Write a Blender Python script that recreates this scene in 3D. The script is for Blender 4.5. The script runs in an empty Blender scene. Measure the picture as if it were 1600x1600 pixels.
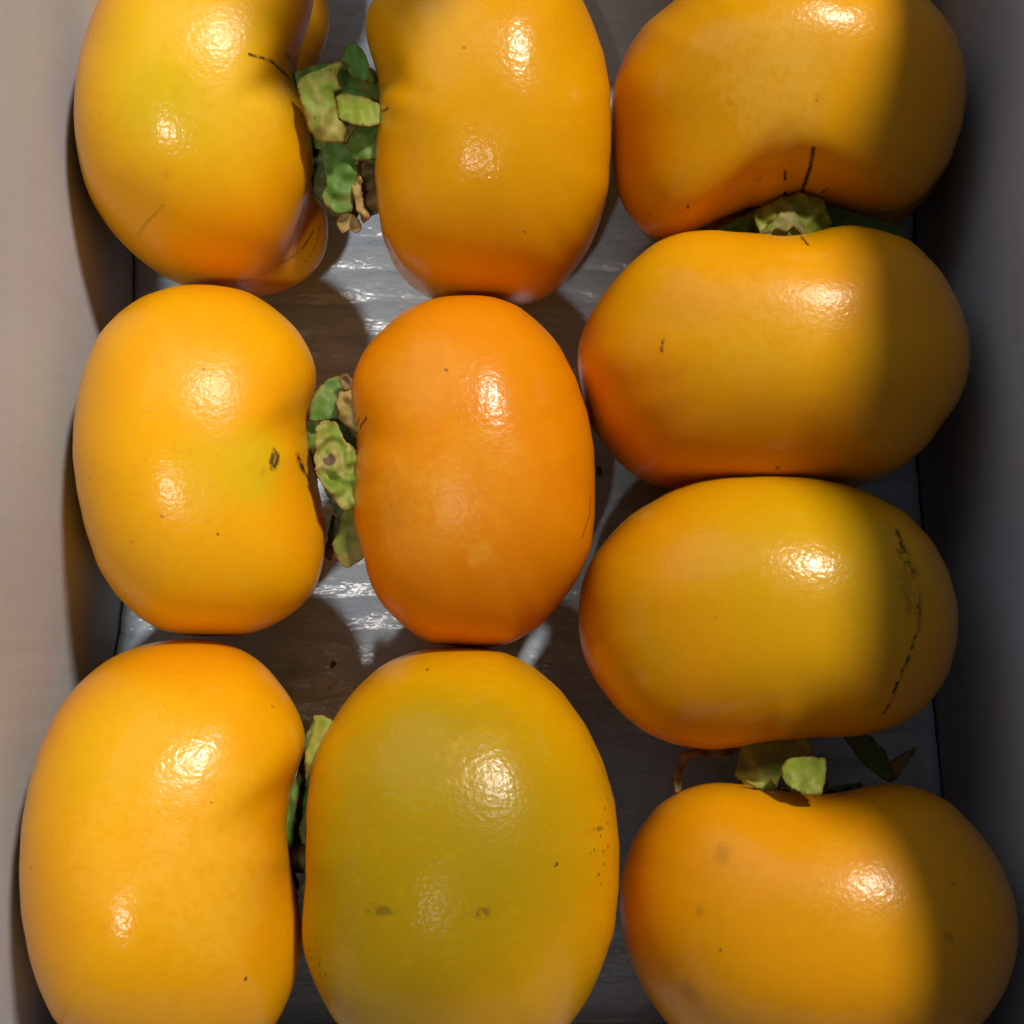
import bpy, bmesh, math, random
import numpy as np
from mathutils import Vector, Matrix, noise as mnoise
from mathutils.bvhtree import BVHTree
from mathutils.geometry import delaunay_2d_cdt

scene = bpy.context.scene
COL = scene.collection
PI = math.pi

# ------------------------------------------------------------------ camera
TILT = math.radians(7.0)            # photographer stands at the near end of the box
DIST = 0.320                        # to the middle plane of the fruit
FPX = 2144.0                        # focal length, in pixels of a 1600 px picture
CAM = Vector((0.0, -DIST * math.sin(TILT), 0.042 + DIST * math.cos(TILT)))
cam_d = bpy.data.cameras.new('camera')
cam_d.sensor_width = 36.0
cam_d.lens = 36.0 * FPX / 1600.0
cam_d.clip_start = 0.01
cam_d.clip_end = 20.0
cam = bpy.data.objects.new('camera', cam_d)
cam.location = CAM
cam.rotation_euler = (TILT, 0, 0)
COL.objects.link(cam)
scene.camera = cam
scene.cycles.max_bounces = 5
scene.cycles.diffuse_bounces = 3
scene.cycles.adaptive_threshold = 0.02
scene.cycles.glossy_bounces = 2
scene.cycles.caustics_reflective = False

# ------------------------------------------------------------------ world (dim room) and lamps
world = bpy.data.worlds.new('World')
scene.world = world
world.use_nodes = True
bg = world.node_tree.nodes['Background']
bg.inputs[0].default_value = (0.90, 0.94, 1.0, 1)
bg.inputs[1].default_value = 0.095


def lamp(name, loc, aim, size, watts, colour):
    l = bpy.data.lights.new(name, 'AREA')
    l.shape = 'DISK'
    l.size = size
    l.energy = watts
    l.color = colour
    o = bpy.data.objects.new(name, l)
    o.location = loc
    d = Vector(aim) - Vector(loc)
    o.rotation_euler = d.to_track_quat('-Z', 'Y').to_euler()
    COL.objects.link(o)
    return o


lamp('ceiling_lamp', (0.62, 0.95, 1.52), (0, 0, 0.05), 0.20, 37.5, (1.0, 0.93, 0.80))

lamp('window_light', (-0.38, 0.62, 0.62), (0, 0, 0.05), 0.90, 1.9, (0.72, 0.86, 1.0))


def spot(name, loc, aim, watts, colour, cone, blend, radius):
    l = bpy.data.lights.new(name, 'SPOT')
    l.energy = watts
    l.color = colour
    l.spot_size = cone
    l.spot_blend = blend
    l.shadow_soft_size = radius
    o = bpy.data.objects.new(name, l)
    o.location = loc
    o.rotation_euler = (Vector(aim) - Vector(loc)).to_track_quat('-Z', 'Y').to_euler()
    COL.objects.link(o)
    return o


spot('overhead_lamp', (-0.24, -0.50, 1.45), (-0.155, 0.02, 0.08), 38, (1.0, 0.94, 0.84), 2 * math.atan(.165 / 1.46), .5, .05)  # second overhead lamp, its cone narrowed to stand in for a phone's shadow

vs = scene.view_settings
vs.view_transform = 'Standard'
vs.look = 'None'
vs.exposure = 0.0
vs.gamma = 1.0
vs.use_curve_mapping = False


# ------------------------------------------------------------------ helpers
def unproject(px, py, z):
    """point of the sight line through a photograph pixel that lies z above the box floor"""
    v = Vector(((px - 800) / FPX, (800 - py) / FPX, -1.0))
    v.rotate(Matrix.Rotation(TILT, 3, 'X'))
    t = (z - CAM.z) / v.z
    return CAM + v * t


def project_np(P):
    q = P - np.array(CAM)
    c, s = math.cos(-TILT), math.sin(-TILT)
    y = q[:, 1] * c - q[:, 2] * s
    z = q[:, 1] * s + q[:, 2] * c
    return np.stack([800 + FPX * q[:, 0] / -z, 800 - FPX * y / -z], 1)


def mesh_obj(name, verts, faces, mat, parent=None, smooth=True):
    me = bpy.data.meshes.new(name)
    me.from_pydata([tuple(v) for v in verts], [], faces)
    me.update()
    if smooth:
        me.polygons.foreach_set('use_smooth', [True] * len(me.polygons))
    if mat:
        me.materials.append(mat)
    o = bpy.data.objects.new(name, me)
    COL.objects.link(o)
    if parent:
        o.parent = parent
    return o


def empty(name, loc, label, cat, group=None):
    o = bpy.data.objects.new(name, None)
    o.empty_display_size = 0.01
    o.location = loc
    COL.objects.link(o)
    o['label'] = label
    o['category'] = cat
    if group:
        o['group'] = group
    return o


class NT:
    """small node tree writer"""
    def __init__(self, name):
        self.m = bpy.data.materials.new(name)
        self.m.use_nodes = True
        self.t = self.m.node_tree
        self.t.nodes.clear()
        self.out = self.n('ShaderNodeOutputMaterial')
        self.coord = self.n('ShaderNodeTexCoord').outputs['Object']

    def n(self, typ, **kw):
        x = self.t.nodes.new(typ)
        for k, v in kw.items():
            setattr(x, k, v)
        return x

    def link(self, a, b):
        self.t.links.new(a, b)

    def put(self, sock, v):
        if hasattr(v, 'is_output'):
            self.link(v, sock)
        elif isinstance(v, (tuple, list)) and len(v) == 3 and sock.type == 'RGBA':
            sock.default_value = (*v, 1)
        else:
            sock.default_value = v

    def math(self, op, a, b=0.0, c=None, clamp=False):
        x = self.n('ShaderNodeMath', operation=op, use_clamp=clamp)
        self.put(x.inputs[0], a)
        self.put(x.inputs[1], b)
        if c is not None:
            self.put(x.inputs[2], c)
        return x.outputs[0]

    def vmath(self, op, a, b=None, out=0, scale=None):
        x = self.n('ShaderNodeVectorMath', operation=op)
        self.put(x.inputs[0], a)
        if b is not None:
            self.put(x.inputs[1], b)
        if scale is not None:
            self.put(x.inputs['Scale'], scale)
        return x.outputs[out]

    def noise(self, scale, detail=2.0, rough=0.5, vec=None, dist=0.0):
        x = self.n('ShaderNodeTexNoise')
        self.put(x.inputs['Vector'], vec if vec is not None else self.coord)
        x.inputs['Scale'].default_value = scale
        x.inputs['Detail'].default_value = detail
        x.inputs['Roughness'].default_value = rough
        x.inputs['Distortion'].default_value = dist
        return x.outputs['Fac']

    def ncol(self, scale, detail=2.0):
        x = self.n('ShaderNodeTexNoise')
        self.put(x.inputs['Vector'], self.coord)
        x.inputs['Scale'].default_value = scale
        x.inputs['Detail'].default_value = detail
        return x.outputs['Color']

    def voro(self, scale, feature='F1', vec=None, out='Distance', rnd=1.0):
        x = self.n('ShaderNodeTexVoronoi', feature=feature)
        self.put(x.inputs['Vector'], vec if vec is not None else self.coord)
        x.inputs['Scale'].default_value = scale
        x.inputs['Randomness'].default_value = rnd
        return x.outputs[out]

    def ramp(self, v, lo, hi, a=0.0, b=1.0):
        x = self.n('ShaderNodeMapRange', interpolation_type='SMOOTHSTEP')
        self.put(x.inputs[0], v)
        self.put(x.inputs[1], lo)
        self.put(x.inputs[2], hi)
        x.inputs[3].default_value = a
        x.inputs[4].default_value = b
        return x.outputs[0]

    def mix(self, f, a, b):
        x = self.n('ShaderNodeMix', data_type='RGBA')
        self.put(x.inputs[0], f)
        self.put(x.inputs[6], a)
        self.put(x.inputs[7], b)
        return x.outputs[2]

    def bump(self, h, dist, strength=1.0, normal=None):
        x = self.n('ShaderNodeBump')
        self.put(x.inputs['Height'], h)
        x.inputs['Distance'].default_value = dist
        x.inputs['Strength'].default_value = strength
        if normal is not None:
            self.link(normal, x.inputs['Normal'])
        return x.outputs[0]

    def principled(self, **kw):
        x = self.n('ShaderNodeBsdfPrincipled')
        for k, v in kw.items():
            self.put(x.inputs[k.replace('_', ' ')], v)
        self.link(x.outputs[0], self.out.inputs['Surface'])
        return x

    # --- distances in the object's own space (metres)
    def d_point(self, p, jitter=None):
        v = self.coord if jitter is None else jitter
        return self.vmath('DISTANCE', v, tuple(p), out=1)

    def d_seg(self, a, b, vec):
        a, b = Vector(a), Vector(b)
        ab = b - a
        L2 = max(ab.length_squared, 1e-12)
        pa = self.vmath('SUBTRACT', vec, tuple(a))
        t = self.math('DIVIDE', self.vmath('DOT_PRODUCT', pa, tuple(ab), out=1), L2, clamp=True)
        q = self.vmath('SCALE', tuple(ab), scale=t)
        return self.vmath('DISTANCE', pa, q, out=1)

# ------------------------------------------------------------------ the box
def cardboard(name='white_cardboard'):
    m = NT(name)
    st = m.n('ShaderNodeMapping')
    m.link(m.coord, st.inputs[0])
    st.inputs['Scale'].default_value = (1, 6, 26)
    streak = m.noise(3.0, 3, .6, vec=st.outputs[0])
    fibre = m.noise(900, 3, .7)
    blot = m.noise(28, 2, .5)
    c = m.mix(m.ramp(streak, .35, .68), (.47, .50, .56), (.475, .475, .55))
    c = m.mix(m.math('MULTIPLY', m.ramp(blot, .45, .75), .35), c, (.455, .42, .49))
    c = m.mix(m.math('MULTIPLY', m.ramp(fibre, .55, .8), .12), c, (.45, .40, .36))
    scuff = m.math('MULTIPLY', m.ramp(m.noise(75, 4, .7, dist=1.5), .62, .70), .22)
    c = m.mix(scuff, c, (.40, .33, .31))
    stf = m.n('ShaderNodeMapping')
    m.link(m.coord, stf.inputs[0])
    stf.inputs['Scale'].default_value = (1, 1, .06)
    flute = m.noise(190, 1, .5, vec=stf.outputs[0])
    b = m.bump(flute, .00022, .7)
    b = m.bump(fibre, .00007, .7, normal=b)
    m.principled(Base_Color=c, Roughness=.62, Specular_IOR_Level=.3, Normal=b)
    return m.m


CARD = cardboard()


def interp(x, xs, ys):
    # smooth curve through a few contact points
    i = 0
    while i < len(xs) - 2 and x > xs[i + 1]:
        i += 1
    t = min(max((x - xs[i]) / (xs[i + 1] - xs[i]), 0), 1)
    t = t * t * (3 - 2 * t)
    return ys[i] + (ys[i + 1] - ys[i]) * t


def wall(name, parent, curve, a0, a1, along, outward, top, thick=.0036, lean=.0, n=56, m=26):
    """one cardboard wall: a bowed sheet with thickness.  curve(s) = inner face position across."""
    V, Fc = [], []
    for side in (0, 1):
        for i in range(n + 1):
            s = a0 + (a1 - a0) * i / n
            H = top(s) if callable(top) else top
            for j in range(m + 1):
                z = -.0045 + (H + .0045) * j / m
                c = curve(s) + outward * (lean * z + side * thick)
                c += .0004 * mnoise.noise(Vector((s * 22, z * 30, outward * 3.7)))
                V.append((c, s, z) if along == 'y' else (s, c, z))
    N = (n + 1) * (m + 1)
    q = lambda sd, i, j: sd * N + i * (m + 1) + j
    for i in range(n):
        for j in range(m):
            Fc.append((q(0, i, j), q(0, i + 1, j), q(0, i + 1, j + 1), q(0, i, j + 1)))
            Fc.append((q(1, i, j), q(1, i, j + 1), q(1, i + 1, j + 1), q(1, i + 1, j)))
        Fc.append((q(0, i, m), q(0, i + 1, m), q(1, i + 1, m), q(1, i, m)))
        Fc.append((q(0, i, 0), q(1, i, 0), q(1, i + 1, 0), q(0, i + 1, 0)))
    for j in range(m):
        Fc.append((q(0, 0, j), q(0, 0, j + 1), q(1, 0, j + 1), q(1, 0, j)))
        Fc.append((q(0, n, j), q(1, n, j), q(1, n, j + 1), q(0, n, j + 1)))
    o = mesh_obj(name, V, Fc, CARD, parent)
    bm = bmesh.new()
    bm.from_mesh(o.data)
    bmesh.ops.recalc_face_normals(bm, faces=bm.faces)
    bm.to_mesh(o.data)
    bm.free()
    return o


box = empty('cardboard_box', (0, 0, 0), 'white cardboard fruit box holding all the persimmons', 'box')
Y0, Y1 = -.1255, .1660
left_c = lambda y: interp(y, [-.13, -.078, .012, .097, .175], [-.1072, -.1068, -.0999, -.1024, -.1028])
right_c = lambda y: interp(y, [-.13, -.094, -.02, .036, .102, .175], [.1116, .1113, .1085, .1068, .1092, .1096])
wall('side_wall', box, left_c, Y0, Y1, 'y', -1, .118, lean=.03)
wall('side_wall', box, right_c, Y0, Y1, 'y', 1, lambda y: interp(y, [-.13, -.03, .045, .10, .17], [.166, .174, .189, .194, .160]), lean=.02)  # top edge, out of view, shaped to set the shadow line on the right fruit


def shade_tab(s):
    # added upright flap, out of view, shaped to shade the far fruit
    d = abs(s - .011) / .027
    return .094 + (.096 * (1 - max(0, d - .55) ** 2 / .2025) if d < 1 else 0)


wall('end_wall', box, lambda s: Y1 + .0003, -.1060, .1130, 'x', 1, shade_tab, n=110)
wall('end_wall', box, lambda s: Y0 - .0003, -.1112, .1155, 'x', -1, .092)
mesh_obj('base_panel', [(-.106, Y0 + .0002, z) if k == 0 else (.110, Y0 + .0002, z) if k == 1 else (.110, Y1 - .0002, z) if k == 2 else (-.106, Y1 - .0002, z)
                        for z in (-.0044, -.0012) for k in range(4)],
         [(3, 2, 1, 0), (4, 5, 6, 7), (0, 1, 5, 4), (1, 2, 6, 5), (2, 3, 7, 6), (3, 0, 4, 7)], CARD, box, smooth=False)


# ------------------------------------------------------------------ the ribbed foam sheet under the fruit
def foam_mat():
    m = NT('foam')
    cells = m.voro(520, 'SMOOTH_F1')
    mott = m.noise(60, 3, .6)
    c = m.mix(m.ramp(mott, .35, .7), (.60, .74, .92), (.70, .82, .97))
    st = m.n('ShaderNodeMapping')
    m.link(m.coord, st.inputs[0])
    st.inputs['Scale'].default_value = (.5, 1, 1)
    wr = m.noise(170, 3, .6, vec=st.outputs[0])
    b = m.bump(wr, .0014, .9)
    b = m.bump(cells, .00016, .8, normal=b)
    m.principled(Base_Color=c, Roughness=.27, Specular_IOR_Level=.75, Normal=b)
    return m.m


def foam():
    nx, ny = 100, 520
    pitch = .0088
    V, Fc = [], []
    y0, y1 = Y0 + .0008, Y1 - .0008
    for j in range(ny + 1):
        for i in range(nx + 1):
            y = y0 + (y1 - y0) * j / ny
            x0, x1 = left_c(y) + .0006, right_c(y) - .0006
            x = x0 + (x1 - x0) * i / nx
            w = y + .0010 * mnoise.noise(Vector((x * 30, y * 40, 1.3))) + .0005 * mnoise.noise(Vector((x * 90, y * 30, 5.1)))
            rib = abs(math.sin(PI * w / pitch)) ** .55
            deep = .25 + 1.5 * max(0, mnoise.noise(Vector((x * 55, round(w / pitch) * 3.1, 9.2))))
            z = .0021 - .0013 * (1 - rib) * deep + .0003 * mnoise.noise(Vector((x * 80, y * 120, 2.2)))
            V.append((x, y, z))
    for j in range(ny):
        for i in range(nx):
            a = j * (nx + 1) + i
            Fc.append((a, a + 1, a + nx + 2, a + nx + 1))
    o = mesh_obj('foam_sheet', V, Fc, foam_mat())
    s = o.modifiers.new('thickness', 'SOLIDIFY')
    s.thickness = .0006
    s.offset = -1
    o['label'] = 'glossy white ribbed foam sheet lining the bottom of the box'
    o['category'] = 'foam sheet'


foam()


def crumb(px, py, z, size, label):
    """a bit of dried leaf"""
    rnd = random.Random(px)
    p = unproject(px, py, z)
    V = []
    n = 9
    for k in range(n):
        a = k / n * 2 * PI
        r = size * rnd.uniform(.55, 1.1)
        V.append((math.cos(a) * r * .7, math.sin(a) * r, rnd.uniform(-.0002, .0003)))
    V += [(x * .9, y * .9, zz + .0004) for x, y, zz in V] + [(0, 0, .0007), (0, 0, -.0002)]
    Fc = []
    for k in range(n):
        q = (k + 1) % n
        Fc += [(k, q, n + q, n + k), (n + k, n + q, 2 * n), (q, k, 2 * n + 1)]
    m = NT('dried_leaf')
    m.principled(Base_Color=m.mix(m.noise(900, 2), (.10, .055, .02), (.20, .12, .05)), Roughness=.8)
    o = mesh_obj('leaf_crumb', V, Fc, m.m)
    o.location = p
    o['label'] = label
    o['category'] = 'leaf crumb'


crumb(520, 1038, .0026, .0011, 'tiny brown crumb of dried leaf on the foam, above the olive persimmon')
crumb(936, 735, .0030, .0014, 'dark crumb of dried leaf on the foam, right of the deep orange centre persimmon')


# ------------------------------------------------------------------ the fruit
# Each body is a four-lobed squat berry lying on its side; its plan outline is
# worked to the shape of that one fruit.  Outlines are traced in photo pixels and
# given their real size at the height of the fruit's own middle.
FRUIT = {}
FRUIT['L1'] = dict(axis=0, up=-12, lobe=.0010, groove=.0, dimple=.004, soft=6, h=.080, out=[
    (150,0),(122,87),(115,157),(116,210),(130,287),(154,336),(189,381),(238,423),(285,446),(350,458),(413,452),(452,432),
    (476,400),(490,360),(495,310),(492,255),(485,205),(478,165),(474,130),(476,97),(484,64),(496,30),
    (502,0),(486,-50),(440,-82),(340,-98),(240,-80),(180,-45)],
    low=[(155,0),(130,87),(125,157),(126,210),(138,287),(160,336),(195,381),(240,423),(285,450),(350,466),(413,465),(452,451),
    (490,427),(511,395),(520,364),(512,330),(501,290),(494,245),(486,190),(482,145),(490,112),(504,88),(518,60),(518,24),
    (516,0),(490,-50),(440,-82),(340,-98),(240,-80),(180,-45)])
FRUIT['C1'] = dict(axis=180, up=0, lobe=.002, groove=.001, h=.081, out=[
    (579,0),(570,28),(569,52),(574,80),(584,105),(591,136),(593,175),(588,217),(585,266),(588,322),(597,374),(616,420),
    (644,451),(680,470),(745,482),(815,478),(854,465),(889,437),(920,392),(941,343),(952,290),(955,224),(954,140),(945,87),
    (931,42),(913,0),(890,-40),(840,-75),(760,-90),(680,-80),(610,-40)])
FRUIT['R1'] = dict(axis=-90, up=-18, lobe=.0012, groove=.0, h=.081, out=[
    (1053,0),(1009,35),(979,79),(961,122),(955,175),(955,245),(963,297),(981,337),(1018,374),(1062,376),(1127,353),(1189,326),
    (1246,306),(1285,317),(1329,335),(1364,343),(1405,335),(1447,305),(1482,258),(1504,197),(1511,140),(1508,96),(1491,48),
    (1464,9),(1400,-45),(1300,-78),(1200,-80),(1110,-40)],
    low=[(1053,0),(1009,35),(979,79),(963,122),(958,175),(958,245),(965,297),(983,340),(1018,378),(1070,390),(1127,380),(1189,350),
    (1246,330),(1285,335),(1329,352),(1364,360),(1410,345),(1452,307),(1484,258),(1502,197),(1507,140),(1504,96),(1487,48),
    (1460,9),(1400,-45),(1300,-78),(1200,-80),(1110,-40)])
FRUIT['R2'] = dict(axis=90, up=0, lobe=.0018, groove=.001, h=.083, out=[
    (902,569),(905,530),(921,490),(948,451),(988,407),(1027,376),(1066,361),(1110,358),(1162,362),(1224,369),(1259,364),
    (1302,353),(1337,351),(1377,357),(1425,376),(1469,420),(1499,472),(1516,525),(1515,582),(1499,630),(1469,669),(1447,700),
    (1406,735),(1350,760),(1280,772),(1200,776),(1110,774),(1040,765),(999,751),(966,723),(946,700),(924,669),(909,612)])
FRUIT['R3'] = dict(axis=-90, up=-5, lobe=.0012, groove=.0005, h=.083, out=[
    (1137,743),(1202,742),(1267,745),(1322,755),(1369,774),(1415,799),(1457,843),(1484,894),(1498,950),(1496,1005),(1480,1061),
    (1447,1107),(1406,1135),(1350,1151),(1304,1154),(1253,1154),(1202,1158),(1156,1168),(1110,1173),(1054,1165),(1008,1146),
    (966,1112),(929,1065),(909,1019),(903,973),(906,922),(920,880),(948,839),(990,799),(1045,767),(1091,750)])
FRUIT['R4'] = dict(axis=90, up=-9, lobe=.0008, groove=.0, dimple=.004, h=.084, out=[
    (1060,1234),(1100,1222),(1140,1220),(1184,1226),(1232,1236),(1280,1241),(1320,1236),(1356,1226),(1396,1223),(1440,1230),
    (1484,1252),(1528,1296),(1564,1348),(1586,1404),(1593,1452),(1588,1500),(1572,1548),(1540,1598),(1480,1640),(1400,1665),
    (1280,1674),(1160,1664),(1085,1635),(1040,1598),(1008,1552),(980,1496),(968,1436),(968,1388),(976,1348),(992,1304),(1024,1260)])
FRUIT['L2'] = dict(axis=0, up=-14, lobe=.0016, groove=.0008, h=.082, out=[
    (271,447),(310,444),(349,447),(388,456),(426,478),(461,509),(484,544),(495,575),(496,602),(489,633),(483,664),(484,699),
    (490,730),(500,765),(508,804),(511,839),(508,870),(496,916),(473,947),(434,974),(388,992),(341,995),(291,993),(252,986),
    (213,963),(178,928),(151,885),(132,827),(120,769),(113,711),(114,660),(120,614),(132,567),(151,525),(182,490),(221,463)])
FRUIT['C2'] = dict(axis=180, up=0, lobe=.0014, groove=.0006, h=.083, out=[
    (671,468),(695,463),(729,461),(768,463),(807,476),(838,498),(873,536),(900,587),(919,645),(928,699),(930,753),(930,811),
    (925,854),(908,897),(881,939),(846,978),(799,1006),(749,1013),(671,1006),(632,982),(601,951),(580,920),(571,889),(565,858),
    (555,827),(550,792),(553,749),(557,707),(556,672),(549,637),(547,606),(553,579),(567,548),(594,517),(629,486)])
FRUIT['L3'] = dict(axis=0, up=-15, lobe=.0020, groove=.001, h=.086, out=[
    (271,999),(298,997),(341,1001),(380,1015),(419,1042),(453,1085),(477,1135),(479,1166),(469,1201),(455,1244),(449,1282),
    (449,1317),(457,1360),(467,1399),(473,1437),(473,1488),(461,1542),(442,1585),(425,1612),(380,1645),(310,1668),(230,1665),
    (140,1640),(83,1596),(58,1546),(43,1492),(31,1422),(29,1360),(33,1290),(43,1228),(58,1174),(81,1120),(112,1077),
    (151,1040),(194,1017),(233,1004)])
FRUIT['C3'] = dict(axis=180, up=4, lobe=.001, groove=.0006, h=.087, out=[
    (668,1013),(730,1009),(780,1015),(831,1038),(877,1077),(916,1131),(943,1189),(961,1251),(968,1321),(967,1391),(961,1453),
    (943,1511),(920,1561),(897,1596),(860,1635),(790,1662),(710,1668),(620,1652),(555,1625),(521,1596),(498,1554),(478,1507),
    (470,1461),(472,1418),(477,1375),(478,1309),(478,1259),(484,1209),(498,1162),(521,1120),(552,1077),(591,1042),(629,1023)])

NPHI, NT_ = 132, 96
FLOOR_Z = 0.0022


def polar_target(out, c, ang):
    P = np.array(out, float) - c
    Q = np.roll(P, -1, 0)
    res = np.zeros(len(ang))
    for i, a in enumerate(ang):
        d = np.array([math.cos(a), math.sin(a)])
        best = 0
        for p, q in zip(P, Q):
            e = q - p
            det = d[0] * -e[1] + d[1] * e[0]
            if abs(det) < 1e-9:
                continue
            t = (p[0] * -e[1] + p[1] * e[0]) / det
            s = (d[0] * p[1] - d[1] * p[0]) / det
            if 0 <= s <= 1 and t > best:
                best = t
        res[i] = best
    return res


def circ_smooth(a, k):
    w = np.array([math.exp(-(i / k) ** 2) for i in range(-3 * k, 3 * k + 1)])
    w /= w.sum()
    n = len(a)
    return np.array([sum(w[j] * a[(i + j - 3 * k) % n] for j in range(len(w))) for i in range(n)])


def build_body(key):
    F = FRUIT[key]
    rnd = random.Random(key)
    out = np.array(F['out'], float)
    H = F['h']
    lo, hi = out.min(0), out.max(0)
    c_px = (lo + hi) / 2
    c0 = unproject(c_px[0], c_px[1], H / 2)
    mpp = (unproject(c_px[0] + 1, c_px[1], H / 2) - c0).length
    ax = math.radians(F['axis'])
    along = hi - lo
    horiz = abs(math.cos(ax)) > .5
    T = (along[0] if horiz else along[1]) * mpp
    W = (along[1] if horiz else along[0]) * mpp
    R = W / 2
    t = (np.arange(NT_) + .5) / NT_ * PI
    ph = np.arange(NPHI) / NPHI * 2 * PI
    tt, pp = np.meshgrid(t, ph, indexing='ij')
    ex = .84
    rho = np.abs(np.sin(tt)) ** ex
    a = T / 2 * np.sign(np.cos(tt)) * np.abs(np.cos(tt)) ** ex
    lob = -np.cos(4 * pp)
    side = 1 / (1 + np.exp(-np.cos(tt) * 5))          # 1 at the calyx end
    g = np.exp(-((rho - .62) / .34) ** 2) * rho
    a = a + F['lobe'] * lob * g * (2 * side - .35 * (1 - side) * 2)
    dphi = np.minimum(np.abs(np.mod(pp, PI / 2)), PI / 2 - np.abs(np.mod(pp, PI / 2)))
    a = a - F['groove'] * np.exp(-(dphi / .22) ** 2) * np.exp(-((rho - .45) / .3) ** 2) * side
    a = a - F.get('dimple', .007) * np.exp(-(rho / .34) ** 2) * side + .0022 * np.exp(-(rho / .3) ** 2) * (1 - side)
    rr = rho * (1 + .022 * lob * np.sin(tt) ** 2)
    y = rr * R * np.sin(pp)                            # across
    zz = rr * (H / 2) * np.cos(pp)                     # up
    # lift the calyx end
    u = math.radians(F['up'])
    a2 = a * math.cos(u) - zz * math.sin(u)
    z2 = a * math.sin(u) + zz * math.cos(u)
    X = a2 * math.cos(ax) - y * math.sin(ax)
    Y = a2 * math.sin(ax) + y * math.cos(ax)
    P = np.stack([X.ravel(), Y.ravel(), z2.ravel()], 1)
    # slow, irregular swelling
    off = Vector((rnd.uniform(0, 90), rnd.uniform(0, 90), rnd.uniform(0, 90)))
    for i in range(len(P)):
        v = Vector(P[i])
        P[i] *= 1 + .022 * mnoise.noise(v * 28 + off)
    # poles
    P = np.vstack([P, P[:NPHI].mean(0), P[-NPHI:].mean(0)])
    # work the plan outline to this fruit
    NB = 144
    ang = (np.arange(NB) + .5) / NB * 2 * PI - PI
    tgt = polar_target(F['out'], c_px, ang)
    low = polar_target(F['low'], c_px, ang) if 'low' in F else tgt
    wrap = lambda v: (np.concatenate([[ang[-1] - 2 * PI], ang, [ang[0] + 2 * PI]]), np.concatenate([[v[-1]], v, [v[0]]]))
    C = np.array([c0.x, c0.y, H / 2])
    for it in range(6):
        z0 = P[:, 2].min()
        C[2] = FLOOR_Z - z0
        px = project_np(P + C) - c_px
        th = np.arctan2(px[:, 1], px[:, 0])
        r = np.hypot(px[:, 0], px[:, 1])
        b = np.clip(((th + PI) / (2 * PI) * NB).astype(int), 0, NB - 1)
        hz = (P[:, 2] - z0) / (P[:, 2].max() - z0)
        up = hz > .36
        cur, cul = np.zeros(NB), np.zeros(NB)
        np.maximum.at(cur, b[up], r[up])
        np.maximum.at(cul, b[~up], r[~up])
        k = F.get('soft', 2) if it else 4
        f = circ_smooth(tgt / cur, k)
        g = circ_smooth(np.minimum(f, low / np.maximum(cul, 1)) if 'low' not in F else low / np.maximum(cul, 1), k)
        fv, gv = np.interp(th, *wrap(f)), np.interp(th, *wrap(g))
        cv = np.interp(th, *wrap(np.maximum(cur, 1)))
        mixz = np.clip((hz - .26) / .22, 0, 1)
        mixz = mixz * mixz * (3 - 2 * mixz)
        fv = fv * mixz + gv * (1 - mixz)
        w = np.clip(r / cv / .8, 0, 1)
        w = w * w * (3 - 2 * w)
        s = 1 + (fv - 1) * w
        # stretch about the projected centre at each vertex's own height
        q = np.array([list(unproject(c_px[0], c_px[1], z))[:2] for z in (P[:, 2] + C[2])])
        XY = P[:, :2] + C[:2]
        XY = q + (XY - q) * s[:, None]
        P[:, :2] = XY - C[:2]
    P[:, 2] += C[2]
    faces = []
    for i in range(NT_ - 1):
        for j in range(NPHI):
            k = (j + 1) % NPHI
            faces.append((i * NPHI + j, i * NPHI + k, (i + 1) * NPHI + k, (i + 1) * NPHI + j))
    n0 = NT_ * NPHI
    for j in range(NPHI):
        k = (j + 1) % NPHI
        faces.append((n0, k, j))
        faces.append((n0 + 1, (NT_ - 1) * NPHI + j, (NT_ - 1) * NPHI + k))
    F['base'] = Vector((C[0], C[1], 0.0))
    F['verts'] = P                                     # local to the base point
    F['faces'] = faces
    F['pole'] = Vector(P[n0])
    vv = [Vector(p) for p in P]
    F['bvh'] = BVHTree.FromPolygons(vv, faces)
    # keep faces pointing outwards
    ctr = Vector((0, 0, H / 2))
    f0 = faces[NT_ // 2 * NPHI]
    nrm = (vv[f0[1]] - vv[f0[0]]).cross(vv[f0[2]] - vv[f0[0]])
    if nrm.dot(vv[f0[0]] - ctr) < 0:
        F['faces'] = [tuple(reversed(f)) for f in faces]


def hit(key, px, py):
    """where the sight line through a photo pixel meets the skin, in the fruit's own space"""
    F = FRUIT[key]
    a = unproject(px, py, .2)
    d = (a - CAM).normalized()
    loc, nor, idx, dist = F['bvh'].ray_cast(CAM - F['base'], d)
    if loc is None:
        q = unproject(px, py, F['h'] * .55) - F['base']
        loc, nor, idx, dist = F['bvh'].find_nearest(q)
    return loc


for k in FRUIT:
    build_body(k)


# ------------------------------------------------------------------ skin
ORANGE = (.82, .30, .002)
GOLD = (.82, .375, .002)
DEEP = (.80, .235, .002)
YELLOW = (.74, .45, .008)
OLIVE = (.37, .245, .001)
BLOOM = (.86, .45, .04)
DARK = (.035, .016, .008)

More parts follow.
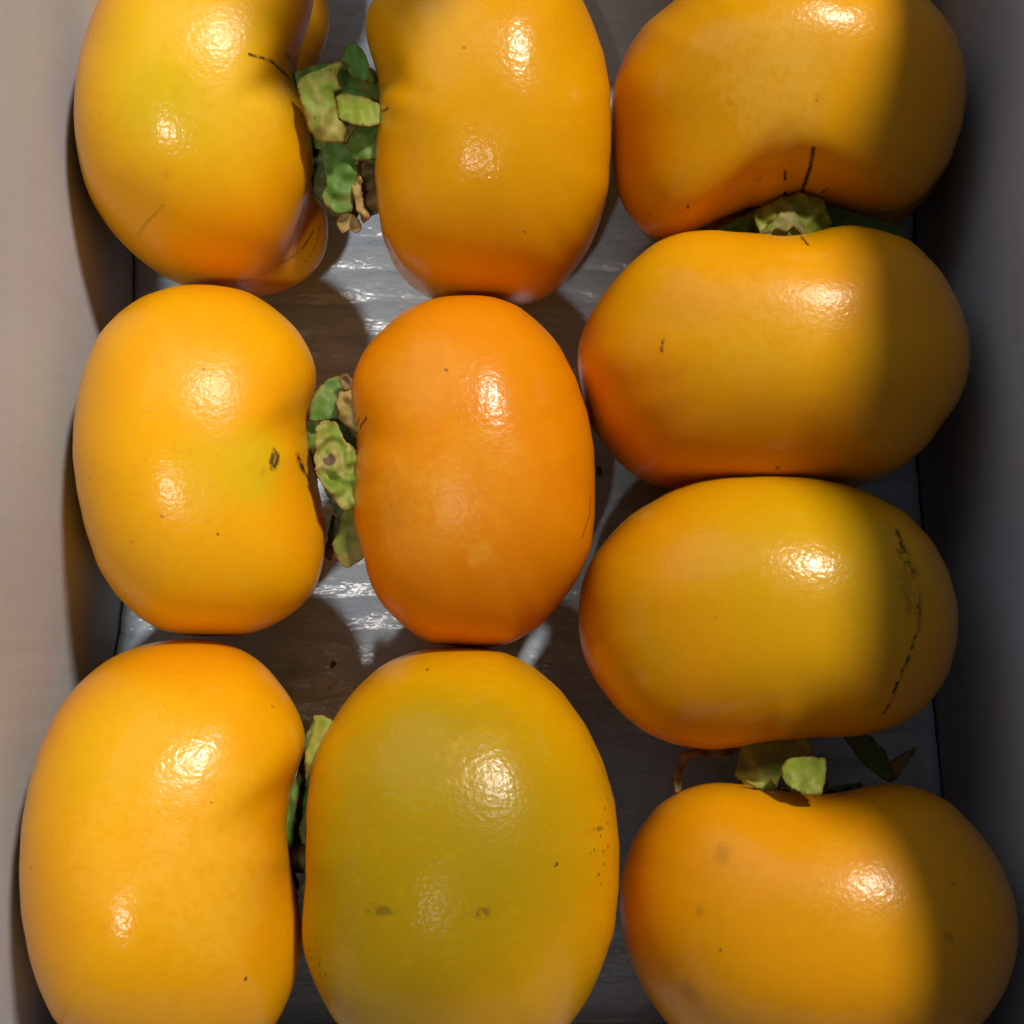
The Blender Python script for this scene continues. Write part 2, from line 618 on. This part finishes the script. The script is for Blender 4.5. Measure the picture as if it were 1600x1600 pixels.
SKIN = {
 'L1': dict(base=GOLD, warm=ORANGE, patch=[(285, 110, 30, YELLOW, .95), (250, 160, 13, (.60, .42, .008), .6), (400, 400, 20, ORANGE, .8)],
      bloom=[(375, 160, 13, .45), (330, 60, 12, .3)],
      mark=[([(390,85),(408,90),(425,97),(445,115),(456,126)], .34, .95), ([(447,84),(455,95),(458,106)], .30, .9),
            ([(255,320),(232,345),(215,367)], .35, .30), ([(489,362),(470,392),(440,412),(405,430)], .34, .8),
            ([(365,440),(392,436)], .4, .4), ([(500,352),(492,385),(477,409)], .25, .7), ([(258,272),(259,273)], .8, .22)],
      speck=[(480, 25, 6)]),
 'C1': dict(base=(.76, .34, .001), warm=(.76, .30, .001), patch=[(740, 420, 22, ORANGE, .4), (690, 60, 18, (.78, .38, .006), .6)], bloom=[(740, 220, 9, .3), (800, 80, 8, .3)],
      mark=[([(592,141),(598,133)], .25, .9), ([(596,176),(607,169)], .32, .85), ([(820,362),(821,363)], .3, .5)], speck=[]),
 'R1': dict(base=(.82, .37, .002), warm=(.82, .33, .002), patch=[(1330, 150, 22, GOLD, .8), (1000, 230, 14, DEEP, .4)],
      bloom=[(1190, 100, 14, .75), (1210, 165, 14, .75), (1270, 60, 12, .6), (1240, 210, 9, .5)],
      mark=[([(1271,232),(1266,262),(1257,288),(1252,302)], .55, 1.), ([(1226,267),(1227,281)], .36, .95), ([(1227,300),(1227,309)], .40, .9),
            ([(1284,301),(1291,295)], .5, .7), ([(1277,148),(1276,157)], .30, .8), ([(1075,322),(1075,324)], .40, .7), ([(1015,334),(1042,356)], .26, .5),
            ([(1182,281),(1190,277)], .25, .5)], speck=[]),
 'R2': dict(base=GOLD, warm=ORANGE, patch=[(980, 650, 24, DEEP, .5), (1200, 720, 26, DEEP, .3)], bloom=[(1190, 500, 16, .40), (1250, 465, 12, .35)],  # low deep patches paint in shade and orange light bounced between fruit
      mark=[([(1036,532),(1036,535)], .45, .95), ([(1033,543),(1034,548)], .5, .6), ([(1248,367),(1256,375),(1263,383)], .32, .9), ([(1217,728),(1214,733)], .4, .7)], speck=[]),
 'R3': dict(base=(.70, .325, .001), warm=ORANGE, patch=[(1290, 890, 32, (.66, .355, .002), .9), (930, 1000, 17, ORANGE, .85), (1080, 1140, 20, ORANGE, .7)], bloom=[(1270, 890, 10, .25)],
      mark=[([(1402,828),(1410,850),(1418,872),(1427,898)], .7, .75), ([(1427,898),(1436,930),(1437,962),(1432,990)], .55, .85),
            ([(1432,990),(1424,1022),(1410,1050),(1398,1080),(1380,1116)], .5, .85), ([(1413,868),(1424,892)], 2.0, .55), ([(1412,905),(1424,935)], 2.4, .25), ([(1418,938),(1421,950)], 1.2, .4), ([(1436,930),(1436,975)], 1.2, .35),
            ([(1117,964),(1118,966)], .36, .85), ([(1335,1152),(1366,1138)], .5, .3)], speck=[]),
 'R4': dict(base=(.70, .295, .001), warm=ORANGE, patch=[(990, 1420, 16, ORANGE, .8)], bloom=[(1340, 1380, 12, .25), (1050, 1570, 12, .25)],
      mark=[([(1130,1328),(1129,1338)], 1.6, .22), ([(1078,1550),(1083,1556)], 2.2, .25), ([(1092,1424),(1096,1421)], .9, .22),
            ([(1480,1463),(1485,1466)], .9, .35), ([(1227,1236),(1229,1244)], .28, .9), ([(1489,1380),(1490,1381)], .4, .5)], speck=[]),
 'L2': dict(base=GOLD, warm=ORANGE, patch=[(400, 735, 11, (.62, .42, .006), .85), (320, 730, 13, (.70, .41, .006), .7), (220, 900, 18, (.74, .37, .004), .6)],
      bloom=[(330, 590, 12, .35), (285, 770, 8, .25)],
      mark=[([(429,704),(434,712),(432,724),(426,733),(424,722),(428,706)], .62, .8), ([(429,712),(428,728)], 1.1, .45), ([(462,711),(486,711)], .36, .95), ([(466,713),(469,724),(474,733)], 1.1, .85),
            ([(474,733),(482,750)], .42, .9), ([(252,806),(254,807)], .35, .5), ([(340,834),(341,835)], .3, .6), ([(493,592),(494,604)], .3, .6), ([(412,735),(410,742)], .5, .25),
            ([(486,645),(487,652)], .3, .6), ([(206,846),(207,847)], .35, .4)], speck=[]),
 'C2': dict(base=(.76, .245, .001), warm=DEEP, patch=[(720, 930, 26, DEEP, .6)], bloom=[(650, 800, 14, .32), (760, 760, 14, .25), (770, 862, 4.2, .55), (660, 580, 13, .2)],
      mark=[([(557,671),(562,652)], .3, .85), ([(563,668),(573,653)], .36, .9), ([(697,578),(698,579)], .3, .7), ([(923,775),(921,805),(910,838)], .5, .45),  # last mark paints the shade line of the right-hand groove
            ([(578,905),(582,922)], .4, .7)], speck=[]),
 'L3': dict(base=GOLD, warm=ORANGE, patch=[(300, 1020, 18, ORANGE, .7), (450, 1230, 12, ORANGE, .8), (200, 1160, 22, (.76, .40, .006), .7)],
      bloom=[(340, 1380, 17, .55), (190, 1320, 14, .40), (290, 1190, 12, .40), (350, 1220, 9, .35)],
      mark=[([(446,1279),(454,1283)], .28, .9), ([(384,1528),(384,1530)], .35, .8)], speck=[]),
 'C3': dict(base=(.68, .335, .001), warm=(.76, .35, .001), patch=[(690, 1310, 37, OLIVE, .97), (580, 1490, 30, (.40, .248, .001), .9), (640, 1180, 20, (.41, .26, .001), .8), (955, 1440, 13, GOLD, .8), (900, 1590, 16, GOLD, .7), (740, 1020, 13, GOLD, .6), (480, 1250, 9, GOLD, .7)], bloom=[(750, 1190, 8, .2), (530, 1515, 6, .25)],
      mark=[([(578,1420),(592,1423),(608,1422)], 1.0, .42), ([(748,1427),(760,1425)], 1.0, .42), ([(608,1422),(745,1427)], .5, .10), ([(867,1351),(870,1351)], .42, .95),
            ([(913,1302),(925,1299),(938,1294)], .5, .6), ([(925,1170),(942,1205),(955,1240),(962,1262)], .4, .5), ([(958,1475),(950,1510),(938,1545)], .4, .35),  # last two marks paint in the shade of creases at the right edge
            ([(480,1375),(481,1390)], .4, .4), ([(668,1045),(669,1047)], .3, .7)], speck=[(492, 1510, 10), (520, 1580, 7), (950, 1330, 9), (948, 1255, 6)]),
}


def tone(c):
    return tuple(v * .86 for v in c)


def skin_mat(key, marks):
    S = SKIN[key]
    rnd = random.Random(key + 'gloss')
    m = NT('persimmon_skin')
    seed = sum(ord(c) * 7 for c in key)
    off = m.vmath('ADD', m.coord, (seed * .013, seed * .007, 0))
    n1 = m.n('ShaderNodeTexNoise')
    m.put(n1.inputs['Vector'], off)
    n1.inputs['Scale'].default_value = 34
    n1.inputs['Detail'].default_value = 2
    jv = m.vmath('SUBTRACT', n1.outputs['Color'], (.5, .5, .5))
    jit = m.vmath('ADD', m.coord, m.vmath('SCALE', jv, scale=.012))
    c = m.mix(m.ramp(n1.outputs['Fac'], .40, .64, 0, .5), tone(S['base']), tone(S['warm']))
    for (x, y, r, col, s) in S['patch']:
        d = m.d_point(hit(key, x, y), jit)
        c = m.mix(m.ramp(d, r * .0003, r * .00112, s, 0), c, tone(col))
    # fine skin mottling: pale flecks and slightly deeper pores
    f2 = m.n('ShaderNodeTexNoise')
    m.put(f2.inputs['Vector'], off)
    f2.inputs['Scale'].default_value = 380
    f2.inputs['Detail'].default_value = 3
    f2.inputs['Roughness'].default_value = .7
    fl = f2.outputs['Fac']
    fv = m.vmath('SUBTRACT', f2.outputs['Color'], (.5, .5, .5))
    c = m.mix(m.ramp(fl, .50, .74, 0, .12), c, (.74, .40, .002))
    c = m.mix(m.ramp(fl, .28, .48, .16, 0), c, (.54, .18, .003))
    g0 = rnd.uniform(-.02, .05)
    rough = m.ramp(n1.outputs['Fac'], .3, .7, .17 + g0, .27 + g0)
    coat = .72
    # wax bloom, rubbed away unevenly
    jit2 = m.vmath('ADD', jit, m.vmath('SCALE', fv, scale=.010))
    wear = m.ramp(fl, .36, .60, .4, 1)
    for (x, y, r, s) in S['bloom']:
        d = m.d_point(hit(key, x, y), jit2)
        k = m.math('MULTIPLY', m.ramp(d, r * .0006, r * .00104, min(.6, s * .68), 0), wear)
        c = m.mix(k, c, tone(BLOOM))
        rough = m.math('ADD', rough, m.math('MULTIPLY', k, .22))
        coat = m.math('SUBTRACT', coat, m.math('MULTIPLY', k, .2))
    # the odd pin prick anywhere
    pr = m.math('MULTIPLY', m.ramp(m.voro(75, vec=off), .020, .036, 1, 0), .5)
    scar = pr
    if marks:
        # scars, plus crease shade painted in as dark lines
        jit3 = m.vmath('ADD', m.coord, m.vmath('SCALE', fv, scale=.0009))
        jit4 = m.vmath('ADD', m.coord, m.vmath('SCALE', fv, scale=.0034))
        broken = m.ramp(fl, .36, .50, .15, 1)
        ragged = m.ramp(fl, .42, .54, .08, 1)
        for (pl, w, s) in S['mark']:
            P = [hit(key, *p) for p in pl]
            dm = None
            for a, b in zip(P[:-1], P[1:]):
                d = m.d_seg(a, b, jit4 if key == 'R3' else jit3)
                dm = d if dm is None else m.math('MINIMUM', dm, d)
            k = m.ramp(dm, w * .00022, w * .00165, min(1, s * 1.15), 0)
            k = m.math('MULTIPLY', k, ragged if key in ('R3', 'C3') else broken)
            scar = m.math('MAXIMUM', scar, k)
        if S['speck']:
            dots = m.ramp(m.voro(520, vec=off), .13, .24, 1, 0)
            for (x, y, r) in S['speck']:
                d = m.d_point(hit(key, x, y), jit)
                a = m.ramp(d, r * .0005, r * .001, .8, 0)
                scar = m.math('MAXIMUM', scar, m.math('MULTIPLY', a, dots))
    c = m.mix(scar, c, DARK)
    rough = m.math('MULTIPLY_ADD', scar, .3, rough)
    # orange-peel relief
    pn = m.noise(840, 1, .5, vec=off)
    b = m.bump(pn, .00012 * rnd.uniform(.75, 1.25), 1.0)
    m.principled(Base_Color=c, Roughness=.38, Specular_IOR_Level=.03, Coat_Weight=coat, Coat_Roughness=rough, Coat_IOR=1.40, Coat_Normal=b)
    return m.m


# ------------------------------------------------------------------ sepals
def sepal_mat(name, green, tan, dry, spots=()):
    m = NT(name)
    n1 = m.noise(130, 3, .6)
    n2 = m.noise(420, 3, .65)
    st = m.n('ShaderNodeMapping')
    m.link(m.coord, st.inputs[0])
    st.inputs['Scale'].default_value = (1, .25, 1)
    vein = m.noise(700, 2, .5, vec=st.outputs[0])
    c = m.mix(m.ramp(n1, .55 - dry * .5, .85 - dry * .5), green, tan)
    c = m.mix(m.ramp(n2, .5, .8, 0, .35), c, tuple(g * .55 for g in green))
    c = m.mix(m.ramp(vein, .5, .75, 0, .3), c, tuple(min(1, g * 1.5 + .03) for g in green))
    at = m.n('ShaderNodeAttribute')
    at.attribute_name = 'rim'
    edge = m.math('MULTIPLY', m.ramp(m.math('ADD', at.outputs['Fac'], m.math('MULTIPLY', n1, .9)), .85, 1.25), .75)
    c = m.mix(edge, c, (tan[0] * .75, tan[1] * .60, tan[2] * .5))
    for p, r in spots:
        c = m.mix(m.ramp(m.vmath('DISTANCE', m.coord, tuple(p), out=1), r * .7, r, .85, 0), c, (.09, .035, .04))
    pr = m.ramp(m.voro(240), .06, .13, .4, 0)
    c = m.mix(pr, c, (.05, .03, .015))
    b = m.bump(n2, .00012, .6)
    b = m.bump(vein, .00012, .6, normal=b)
    m.principled(Base_Color=c, Roughness=.55, Specular_IOR_Level=.25, Normal=b)
    return m.m


G_BRIGHT = sepal_mat('sepal_bright_green', (.20, .25, .022), (.30, .26, .06), .2)
G_MID = sepal_mat('sepal_green', (.07, .16, .022), (.19, .18, .05), .15)
G_OLIVE = sepal_mat('sepal_olive', (.12, .15, .02), (.24, .19, .05), .28)
G_DRY = sepal_mat('sepal_dry', (.18, .14, .035), (.34, .23, .08), .55)
G_BROWN = sepal_mat('sepal_brown', (.10, .075, .03), (.20, .13, .05), .5)
G_DARK = sepal_mat('sepal_dark_green', (.055, .09, .02), (.10, .09, .03), .2)


def inside(p, poly):
    r = False
    n = len(poly)
    j = n - 1
    for i in range(n):
        (x1, y1), (x2, y2) = poly[i], poly[j]
        if (y1 > p[1]) != (y2 > p[1]) and p[0] < (x2 - x1) * (p[1] - y1) / (y2 - y1) + x1:
            r = not r
        j = i
    return r


def sepal(parent, base, poly, z, mat, sx=0., sy=0., dome=0., curl=0., crumple=.0006, seed=0, label=None):
    """a leafy sepal: traced outline, its own height z (m), slopes sx/sy (m per m, image right / image down),
    dome > 0 bulges its middle, curl lifts the rim"""
    rnd = random.Random(seed + int(poly[0][0] * 7 + poly[0][1]))
    # soften the traced outline a little, then roughen it
    gx, gy = sum(p[0] for p in poly) / len(poly), sum(p[1] for p in poly) / len(poly)
    poly = [(gx + (p[0] - gx) * 1.06, gy + (p[1] - gy) * 1.04) for p in poly]
    B = []
    n = len(poly)
    for i in range(n):
        p, q = Vector(poly[i]), Vector(poly[(i + 1) % n])
        k = max(1, int((q - p).length / 4))
        for t in range(k):
            B.append(p.lerp(q, t / k))
    for _ in range(1):
        B = [(B[i - 1] + B[i] * 2 + B[(i + 1) % len(B)]) / 4 for i in range(len(B))]
    B = [b + Vector((rnd.uniform(-1.2, 1.2), rnd.uniform(-1.2, 1.2))) for b in B]
    bl = [(b.x, b.y) for b in B]
    xs, ys = [b[0] for b in bl], [b[1] for b in bl]
    pts = [Vector(b) for b in bl]
    step = 4.0
    y = min(ys)
    while y < max(ys):
        x = min(xs) + (step / 2 if int(y / step) % 2 else 0)
        while x < max(xs):
            if inside((x, y), bl) and min((Vector((x, y)) - b).length for b in B) > 2.2:
                pts.append(Vector((x, y)))
            x += step
        y += step
    nb = len(B)
    res = delaunay_2d_cdt(pts, [(i, (i + 1) % nb) for i in range(nb)], [], 1, 1e-5)
    V2, F2 = res[0], res[2]
    cx, cy = sum(xs) / nb, sum(ys) / nb
    span = max(max(xs) - min(xs), max(ys) - min(ys)) / 2
    V, RIM = [], []
    for v in V2:
        dx, dy = v.x - cx, v.y - cy
        e = min((v - b).length for b in B)
        rim = max(0, 1 - e / (span * .55))
        rr = math.hypot(dx, dy) / span
        zz = z + (sx * dx + sy * dy) * .00015 + dome * .0006 * (1 - rr * rr) + curl * .001 * rim * rim
        zz += crumple * mnoise.noise(Vector((v.x * .05, v.y * .05, seed * 1.7 + poly[0][0]))) * 2.2
        zz += crumple * .15 * mnoise.noise(Vector((v.x * .13, v.y * .13, seed * 3.1)))
        RIM.append(max(0.0, 1 - e / 7.0))
        V.append(unproject(v.x, v.y, zz) - base)
    o = mesh_obj('sepal', V, [tuple(f) for f in F2], mat, parent)
    me = o.data
    me.attributes.new('rim', 'FLOAT', 'POINT').data.foreach_set('value', RIM)
    if sum(p.normal.z for p in me.polygons) < 0:
        me.flip_normals()
    s = o.modifiers.new('thickness', 'SOLIDIFY')
    s.thickness = .00045
    s.offset = -1
    if label:
        o['label'] = label
    return o


SEPALS = {
 'L1': [
  dict(poly=[(448,120),(500,100),(545,100),(560,140),(560,225),(520,235),(480,225),(462,190)], z=.048, mat=G_MID, sx=-.35),
  dict(poly=[(470,215),(520,215),(560,230),(566,300),(556,340),(520,336),(495,310)], z=.042, mat=G_DARK, sx=-.3),
  dict(poly=[(466,130),(480,118),(505,108),(528,97),(536,102),(527,118),(528,134),(534,137),(521,145),(527,168),(530,185),(541,200),(537,222),(515,222),(495,217),(484,200),(475,170)],
       z=.066, mat='spot1', sx=-.15, sy=-.1, dome=1.5, curl=-1.6),
  dict(poly=[(500,225),(520,221),(545,226),(560,245),(557,270),(552,300),(548,330),(530,332),(508,318),(505,302),(512,288),(508,260)], z=.0545, mat=G_MID, sx=-.1, sy=-.15, dome=1.2),
  dict(poly=[(486,222),(505,220),(512,270),(512,300),(502,316),(492,292)], z=.046, mat=G_DARK, sx=-.2),
  dict(poly=[(527,347),(538,331),(553,336),(563,350),(559,362),(546,355),(535,366)], z=.050, mat=G_DRY, dome=.8, curl=1)],
 'C1': [
  dict(poly=[(530,112),(560,100),(600,120),(604,200),(600,260),(555,252),(535,220),(528,160)], z=.0515, mat=G_OLIVE, sx=.35),
  dict(poly=[(534,92),(540,76),(548,65),(558,70),(572,88),(578,110),(586,128),(568,126),(550,120),(540,107)], z=.0585, mat=G_MID, dome=1.6, sx=.2),
  dict(poly=[(524,150),(532,146),(550,148),(575,155),(597,165),(597,190),(575,197),(550,193),(533,186),(526,170)], z=.0635, mat=G_BRIGHT, dome=1.8, sy=.3, sx=-.1),
  dict(poly=[(530,104),(550,116),(590,120),(598,155),(575,160),(545,150),(530,140)], z=.0555, mat=G_MID, sx=-.3, sy=.4),
  dict(poly=[(541,225),(552,205),(560,196),(596,193),(594,244),(572,250),(558,252),(548,240)], z=.0585, mat=G_MID, dome=1.5, sy=-.2),
  dict(poly=[(555,250),(570,248),(594,243),(592,330),(577,335),(566,346),(560,325),(552,300),(558,275)], z=.051, mat=G_BROWN, sx=.3, crumple=.0016),
  dict(poly=[(552,262),(560,252),(565,290),(568,320),(578,338),(570,345),(560,330),(550,300)], z=.0545, mat=G_DRY, dome=.8, crumple=.0016)],
 'L2': [
  dict(poly=[(494,612),(515,592),(533,587),(541,600),(530,615),(528,640),(528,657),(505,656),(485,654),(488,630)], z=.058, mat=G_MID, dome=1.4, sx=-.2),
  dict(poly=[(480,658),(495,655),(512,660),(502,680),(495,702),(488,714),(480,700)], z=.0545, mat=G_MID, sx=-.2),
  dict(poly=[(519,803),(528,812),(525,835),(516,852),(512,838)], z=.046, mat=G_DARK),
  dict(poly=[(506,852),(520,840),(528,868),(515,877),(505,868)], z=.043, mat=G_BROWN)],
 'C2': [
  dict(poly=[(500,660),(530,640),(565,650),(572,720),(568,800),(572,860),(545,862),(525,800),(505,755)], z=.052, mat=G_DARK, sx=.35),
  dict(poly=[(531,612),(550,606),(558,640),(561,678),(545,669),(530,655),(528,635)], z=.062, mat=G_DRY, dome=1, crumple=.0014),
  dict(poly=[(532,590),(540,584),(549,597),(549,608),(536,605)], z=.061, mat=G_BROWN, curl=1),
  dict(poly=[(524,655),(560,677),(562,705),(545,695),(530,682)], z=.058, mat=G_DARK),
  dict(poly=[(496,668),(508,660),(525,661),(534,680),(537,690),(552,700),(560,725),(558,790),(542,797),(527,785),(520,770),(505,755),(496,735),(492,716),(497,705),(494,685)],
       z=.0635, mat='spot2', dome=2.2, sx=-.1, sy=.1, crumple=.0015),
  dict(poly=[(537,798),(552,793),(558,830),(570,868),(560,876),(540,887),(528,875),(520,850),(530,830)], z=.056, mat=G_OLIVE, dome=1.6, sx=.1)],
 'L3': [
  dict(poly=[(446,1250),(458,1228),(467,1208),(471,1218),(463,1260),(459,1300),(457,1330),(444,1310)], z=.052, mat=G_MID, sx=-.4),
  dict(poly=[(448,1325),(468,1310),(484,1322),(484,1352),(463,1356),(452,1345)], z=.044, mat=G_DARK)],
 'C3': [
  dict(poly=[(472,1165),(490,1125),(502,1150),(486,1215),(482,1260),(484,1320),(474,1345),(455,1342),(447,1300),(453,1250),(466,1205)], z=.0455, mat=G_MID, sx=.2),
  dict(poly=[(490,1133),(491,1117),(505,1119),(520,1128),(510,1160),(492,1200),(478,1218),(477,1185),(481,1160),(488,1143)], z=.057, mat=G_BRIGHT, dome=1.6, sx=.2),
  dict(poly=[(486,1260),(486,1328),(471,1316),(468,1295),(473,1275)], z=.052, mat=G_MID, sx=.3)],
 'R1': [
  dict(poly=[(1122,358),(1185,324),(1200,330),(1196,350),(1190,376),(1130,376)], z=.047, mat=G_MID, sy=-.3),
  dict(poly=[(1183,328),(1225,308),(1250,302),(1287,314),(1296,360),(1250,380),(1190,374)], z=.0535, mat=G_BRIGHT, sy=-.1, dome=1.2, crumple=.0014),  # brighter green, painted in to make up for the shade here
  dict(poly=[(1284,320),(1320,328),(1370,340),(1408,356),(1400,376),(1285,376)], z=.047, mat=G_MID, sy=-.3),
  dict(poly=[(1186,368),(1200,352),(1213,343),(1218,333),(1235,330),(1245,335),(1252,350),(1259,370),(1250,366),(1240,352),(1228,362),(1215,354),(1205,362)], z=.0595, mat=G_OLIVE, dome=1.5, sy=.2),
  dict(poly=[(1211,350),(1232,352),(1228,380),(1212,380)], z=.0555, mat=G_BRIGHT, sy=.4)],
 'R3': [
  dict(poly=[(1058,1236),(1057,1200),(1066,1176),(1085,1170),(1120,1166),(1152,1158),(1157,1172),(1130,1183),(1100,1180),(1076,1187),(1067,1207),(1066,1236)], z=.052, mat=G_BROWN, crumple=.0014),
  dict(poly=[(1163,1158),(1200,1148),(1250,1146),(1266,1166),(1267,1188),(1232,1194),(1224,1202),(1217,1218),(1212,1236),(1170,1229),(1151,1212),(1156,1190)], z=.054, mat=G_OLIVE, sy=-.25, dome=1.2),
  dict(poly=[(1220,1198),(1235,1186),(1262,1183),(1287,1185),(1290,1205),(1285,1232),(1281,1242),(1258,1240),(1235,1229),(1224,1216)], z=.067, mat=G_BRIGHT, sx=.1, sy=.5, dome=1.2),
  dict(poly=[(1163,1219),(1180,1222),(1205,1216),(1214,1236),(1190,1234)], z=.0585, mat=G_BRIGHT, sy=.4),
  dict(poly=[(1318,1150),(1360,1150),(1385,1178),(1396,1222),(1380,1219),(1350,1192)], z=.047, mat=G_DARK),
  dict(poly=[(1386,1192),(1410,1180),(1434,1166),(1422,1186),(1400,1220)], z=.044, mat=G_BROWN)],
}

LABEL = {
 'L1': 'yellow orange persimmon in the top left corner, deeply cleft, with dark cracks beside its calyx',
 'C1': 'golden persimmon at the top of the middle column, right of the big green calyx',
 'R1': 'orange persimmon in the top right corner with a dark crack above its calyx',
 'R2': 'second persimmon from the top in the right column, tight against the lobed one above',
 'R3': 'yellowish persimmon in the right column with a long dark scratchy scar near the wall',
 'R4': 'amber persimmon in the bottom right corner, half in shadow, below the curled green sepal',
 'L2': 'golden persimmon in the middle of the left column with brown scabs near its calyx',
 'C2': 'deep orange persimmon in the centre of the box, the reddest of all',
 'L3': 'bright golden persimmon in the bottom left corner with pale waxy bloom patches',
 'C3': 'olive yellow persimmon at the bottom of the middle column, the largest and greenest',
}


def calyx_disc(key, parent):
    """the leathery disc the sepals spring from, hugging the dimple at the stem end"""
    F = FRUIT[key]
    P = F['verts']
    ctr = np.array([0, 0, F['h'] / 2])
    rings = 17
    lim = [4 + 2.5 * abs(math.cos(2 * (2 * PI * j / NPHI) + PI / 2)) ** .7 for j in range(NPHI)]
    ax = Vector((math.cos(math.radians(F['axis'])), math.sin(math.radians(F['axis'])), math.sin(math.radians(F['up']))))
    V = [F['pole'] + ax * .0016]
    for i in range(rings):
        for j in range(NPHI):
            f = i * lim[j] / rings
            k = int(f)
            p = Vector(P[k * NPHI + j]).lerp(Vector(P[(k + 1) * NPHI + j]), f - k)
            V.append(p + ax * (.0013 - .0006 * i / rings + .0004 * math.sin(j * .9)))
    Fc = [(0, 1 + j, 1 + (j + 1) % NPHI) for j in range(NPHI)]
    for i in range(rings - 1):
        for j in range(NPHI):
            k = (j + 1) % NPHI
            Fc.append((1 + i * NPHI + j, 1 + (i + 1) * NPHI + j, 1 + (i + 1) * NPHI + k, 1 + i * NPHI + k))
    o = mesh_obj('calyx', V, Fc, G_DARK, parent)
    s = o.modifiers.new('thickness', 'SOLIDIFY')
    s.thickness = .0007
    # cut stalk
    u = ax.orthogonal().normalized()
    w = ax.cross(u)
    SV, SF = [], []
    prof = [(0, .0042), (.0025, .0034), (.0055, .0031), (.0068, .0034), (.0072, .0026), (.0069, .0)]
    for (h, r) in prof:
        for q in range(14):
            a = q / 14 * 2 * PI
            rr = r * (1 + .08 * math.sin(3 * a + 1))
            SV.append(F['pole'] + ax * (h + .001) + (u * math.cos(a) + w * math.sin(a)) * rr)
    for i in range(len(prof) - 1):
        for q in range(14):
            r2 = (q + 1) % 14
            SF.append((i * 14 + q, i * 14 + r2, (i + 1) * 14 + r2, (i + 1) * 14 + q))
    mesh_obj('stalk', SV, SF, G_BROWN, o)
    return o


def near_mark(key, body):
    # only the skin round a scar or painted crease carries the mark shader
    S, P, rad = SKIN[key], [], []
    for pl, w, _ in S['mark']:
        q = [hit(key, *p) for p in pl]
        for a, b in zip(q[:-1], q[1:]):
            k = max(1, int((b - a).length / .002))
            for i in range(k + 1):
                P.append(a.lerp(b, i / k))
                rad.append(.0042 + w * .0013)
    for x, y, r in S['speck']:
        P.append(hit(key, x, y))
        rad.append(r * .001 + .007)
    me = body.data
    ctr = np.zeros(len(me.polygons) * 3)
    me.polygons.foreach_get('center', ctr)
    ctr = ctr.reshape(-1, 3)
    idx = np.zeros(len(ctr), dtype=np.int32)
    for p, r in zip(P, rad):
        idx[((ctr - np.array(p)) ** 2).sum(1) < r * r] = 1
    me.polygons.foreach_set('material_index', idx)


for n, key in enumerate(FRUIT):
    F = FRUIT[key]
    root = empty('persimmon', F['base'], LABEL[key], 'persimmon', 'persimmons packed in the box')
    body = mesh_obj('body', F['verts'], F['faces'], skin_mat(key, False), root)
    body.data.materials.append(skin_mat(key, True))
    near_mark(key, body)
    cal = calyx_disc(key, root)
    for i, S in enumerate(SEPALS.get(key, [])):
        S = dict(S)
        mt = S.pop('mat')
        zz = S.pop('z')
        if mt == 'spot1':
            mt = sepal_mat('sepal_blotched', (.15, .21, .02), (.30, .23, .06), .34,
                           [(unproject(496, 178, .0605) - F['base'], .0022), (unproject(502, 190, .0605) - F['base'], .0016), (unproject(500, 141, .0605) - F['base'], .0005)])
        elif mt == 'spot2':
            mt = sepal_mat('sepal_spotted', (.14, .20, .02), (.30, .25, .07), .26, [(unproject(515, 719, .0650) - F['base'], .0018)])
        sepal(cal, F['base'], S.pop('poly'), zz, mt, seed=n * 11 + i, **S)
